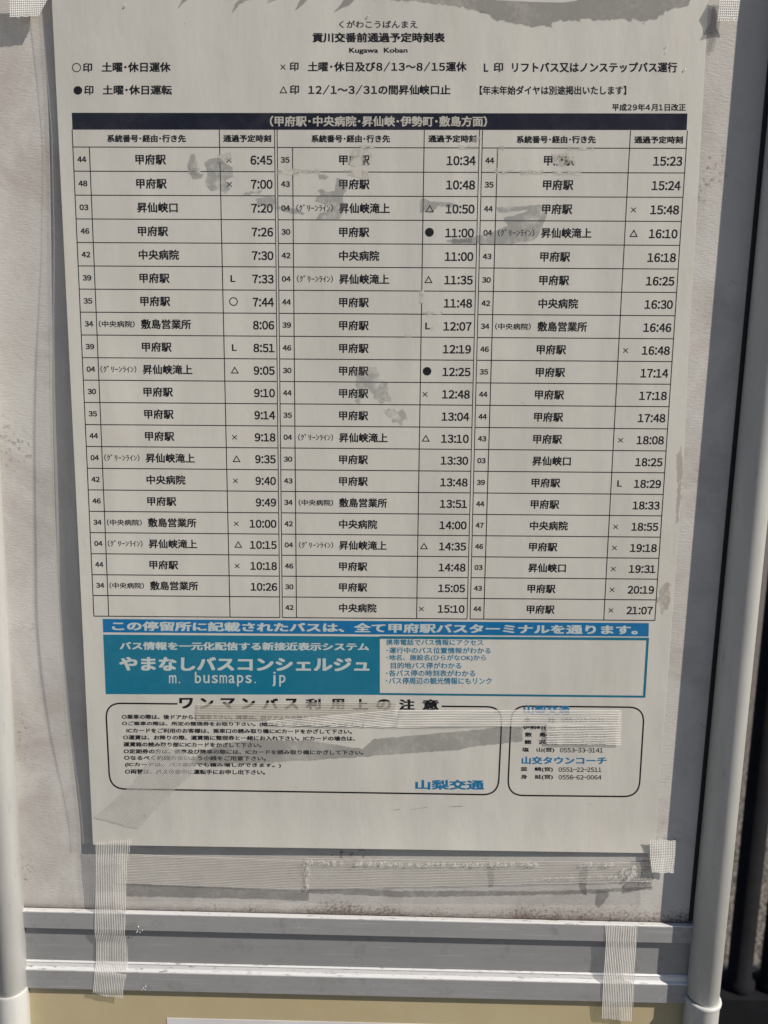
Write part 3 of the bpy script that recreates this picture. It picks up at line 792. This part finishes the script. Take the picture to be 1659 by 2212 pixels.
M_bead = mat_simple('dried_glue', (.45, .45, .44), (.6, .6, .58), 300, .15, 0, .9)
def bead(px, py, r, y):
    c = at(px, py, y); b = MB(); n = 10; vs = []; fs = []
    for i in range(5):
        a = i / 4 * math.pi / 2
        for k in range(n):
            q = 2 * math.pi * k / n
            vs.append((c.x + r * math.cos(a) * math.cos(q), c.y - r * .6 * math.sin(a), c.z + r * 1.2 * math.cos(a) * math.sin(q)))
    fs = [(i*n+k, i*n+(k+1)%n, (i+1)*n+(k+1)%n, (i+1)*n+k) for i in range(4) for k in range(n)]
    b.add(vs, fs); return b
rb = random.Random(3)
for px, py, y, par, spread, cnt in ((320, 1755, None, poster, 5, 4), (302, 2010, YF, sign, 8, 5), (310, 2132, YF, sign, 7, 5), (1385, 1895, -.0008, sign, 14, 5), (660, 1875, -.0010, sign, 8, 4)):
    for _ in range(cnt):
        x_, y_ = px + rb.uniform(-spread, spread), py + rb.uniform(-spread, spread)
        yy = on_paper(x_, y_, .0006).y if y is None else y
        b = bead(x_, y_, rb.uniform(.00018, .00042), yy)
        mesh_obj('glue_bead', b.v, b.f, M_bead, par, smooth=True)
for px, py in ((795,95-60),(740,85),(1395,46),(1440,100),(1480,150),(270,12),(402,46),(1380,1900),(1440,112)):
    b = bead(px, py, rb.uniform(.0002, .0004), on_paper(px, py, .0004).y)
    mesh_obj('glue_bead', b.v, b.f, M_bead, poster, smooth=True)
def mat_crinkle():
    t = NT('crinkled_tape_edge'); P = t.geo_pos()
    a = t.noise(t.mapping(P, (900, 900, 500)), 1.0, 4, .7)
    fac = t.ramp(a, [(.50, .05), (.60, .9)])
    return t.done(t.transp_mix(fac, t.principled((.82, .81, .78), .15, 0, .8, t.bump(a, 1.0, .001))))
M_cr = mat_crinkle()
for q, P in enumerate(([(665,1857),(860,1862),(1160,1862),(1162,1871),(860,1873),(668,1868)], [(656,1862),(668,1858),(671,1900),(675,1918),(664,1920),(655,1885)], [(1250,1862),(1340,1864),(1338,1873),(1252,1871)],
        [(1340,1880),(1372,1868),(1378,1890),(1360,1904),(1345,1896)], [(1150,1897),(1370,1890),(1372,1894),(1150,1901)], [(1404,1845),(1420,1852),(1424,1880),(1412,1886),(1400,1868)])):
    pts = jag(P, 1.5, 6)
    mesh_obj('crinkled_tape', [at(x, y, -.0016 - q * 2e-5) for x, y in pts], [tuple(range(len(pts)))], M_cr, sign)

# ---------------------------------------------------------------- notice below
def board_patch(poly, mat, amp=1.2, d=.00012):
    pts = jag(poly, amp, 6)
    return mesh_obj('shade_patch', [at(x, y, -d) for x, y in pts], [tuple(range(len(pts)))], mat, sign)
B3 = lambda p: cr(p, 1013.9, 1705, .3889)
gb = mat_shade_smear('board_shade', (.15, .15, .15), .36, 90)  # tape shadow bands painted grey on the board, plus darker blotches
for q, P in enumerate(([(272,1908),(668,1926),(668,1946),(640,1946),(560,1942),(272,1936)], [(664,1918),(860,1924),(1198,1925),(1410,1915),(1410,1921),(1260,1931),(1050,1935),(872,1938),(664,1929)],
          B3([(610,450),(660,440),(650,520),(655,590),(630,585),(610,540)]), B3([(850,540),(885,510),(930,470),(890,400),(1020,395),(1022,470),(1012,545),(850,580)]), B3([(705,560),(775,565),(770,600),(720,660),(700,640)]),
          [(1052,1872),(1068,1868),(1066,1915),(1056,1918)])):
    board_patch(P, gb, 1.2, .00012 + q * 4e-6)
M_note = mat_simple('white_notice_paper', (.62, .62, .64), (.56, .55, .56), 30, .6)
a, b_ = at(361, 2198, -.0002), at(800, 2213, -.0002)
xr = at(1330, 2240, 0).x
o = MB(); o.box(a.x, xr, -.0006, -.0001, a.z - .28, a.z)
tag(mesh_obj('notice_sheet', o.v, o.f, M_note), 'white paper sheet stuck on the cream panel below the rails', 'notice')

# ---------------------------------------------------------------- railing behind
M_blk = mat_simple('black_railing_paint', (.007, .007, .009), (.012, .012, .015), 40, .8, 0, .15, .1)
YR = .40
rail = empty('metal_railing', (.45, YR, 0), 'black metal railing with round pickets standing behind the right pole', 'railing')
zr = at(1600, 2128, YR).z; pxs = at(1629, 1800, YR).x
b = MB(); b.box(-1.6, 2.6, YR - .022, YR + .022, zr - .05, zr); mesh_obj('bottom_rail', b.v, b.f, M_blk, rail)
b = MB(); b.box(-1.6, 2.6, YR - .022, YR + .022, 1.55, 1.59); mesh_obj('top_rail', b.v, b.f, M_blk, rail)
for off_ in [-.078 * i for i in range(1, 7)] + [0.0] + [(.036 + .078 * i) for i in range(6)]:
    x = pxs + off_
    b = MB(); b.lathe(x, YR, [(.0165, zr + .002), (.0165, zr + .008), (.0125, zr + .012), (.0125, 1.55)], 20)
    mesh_obj('picket', b.v, b.f, M_blk, rail, smooth=True)
for x in (-1.2, 2.2):
    b = MB(); b.box(x - .03, x + .03, YR - .03, YR + .03, 0, 1.62); mesh_obj('post', b.v, b.f, M_blk, rail)
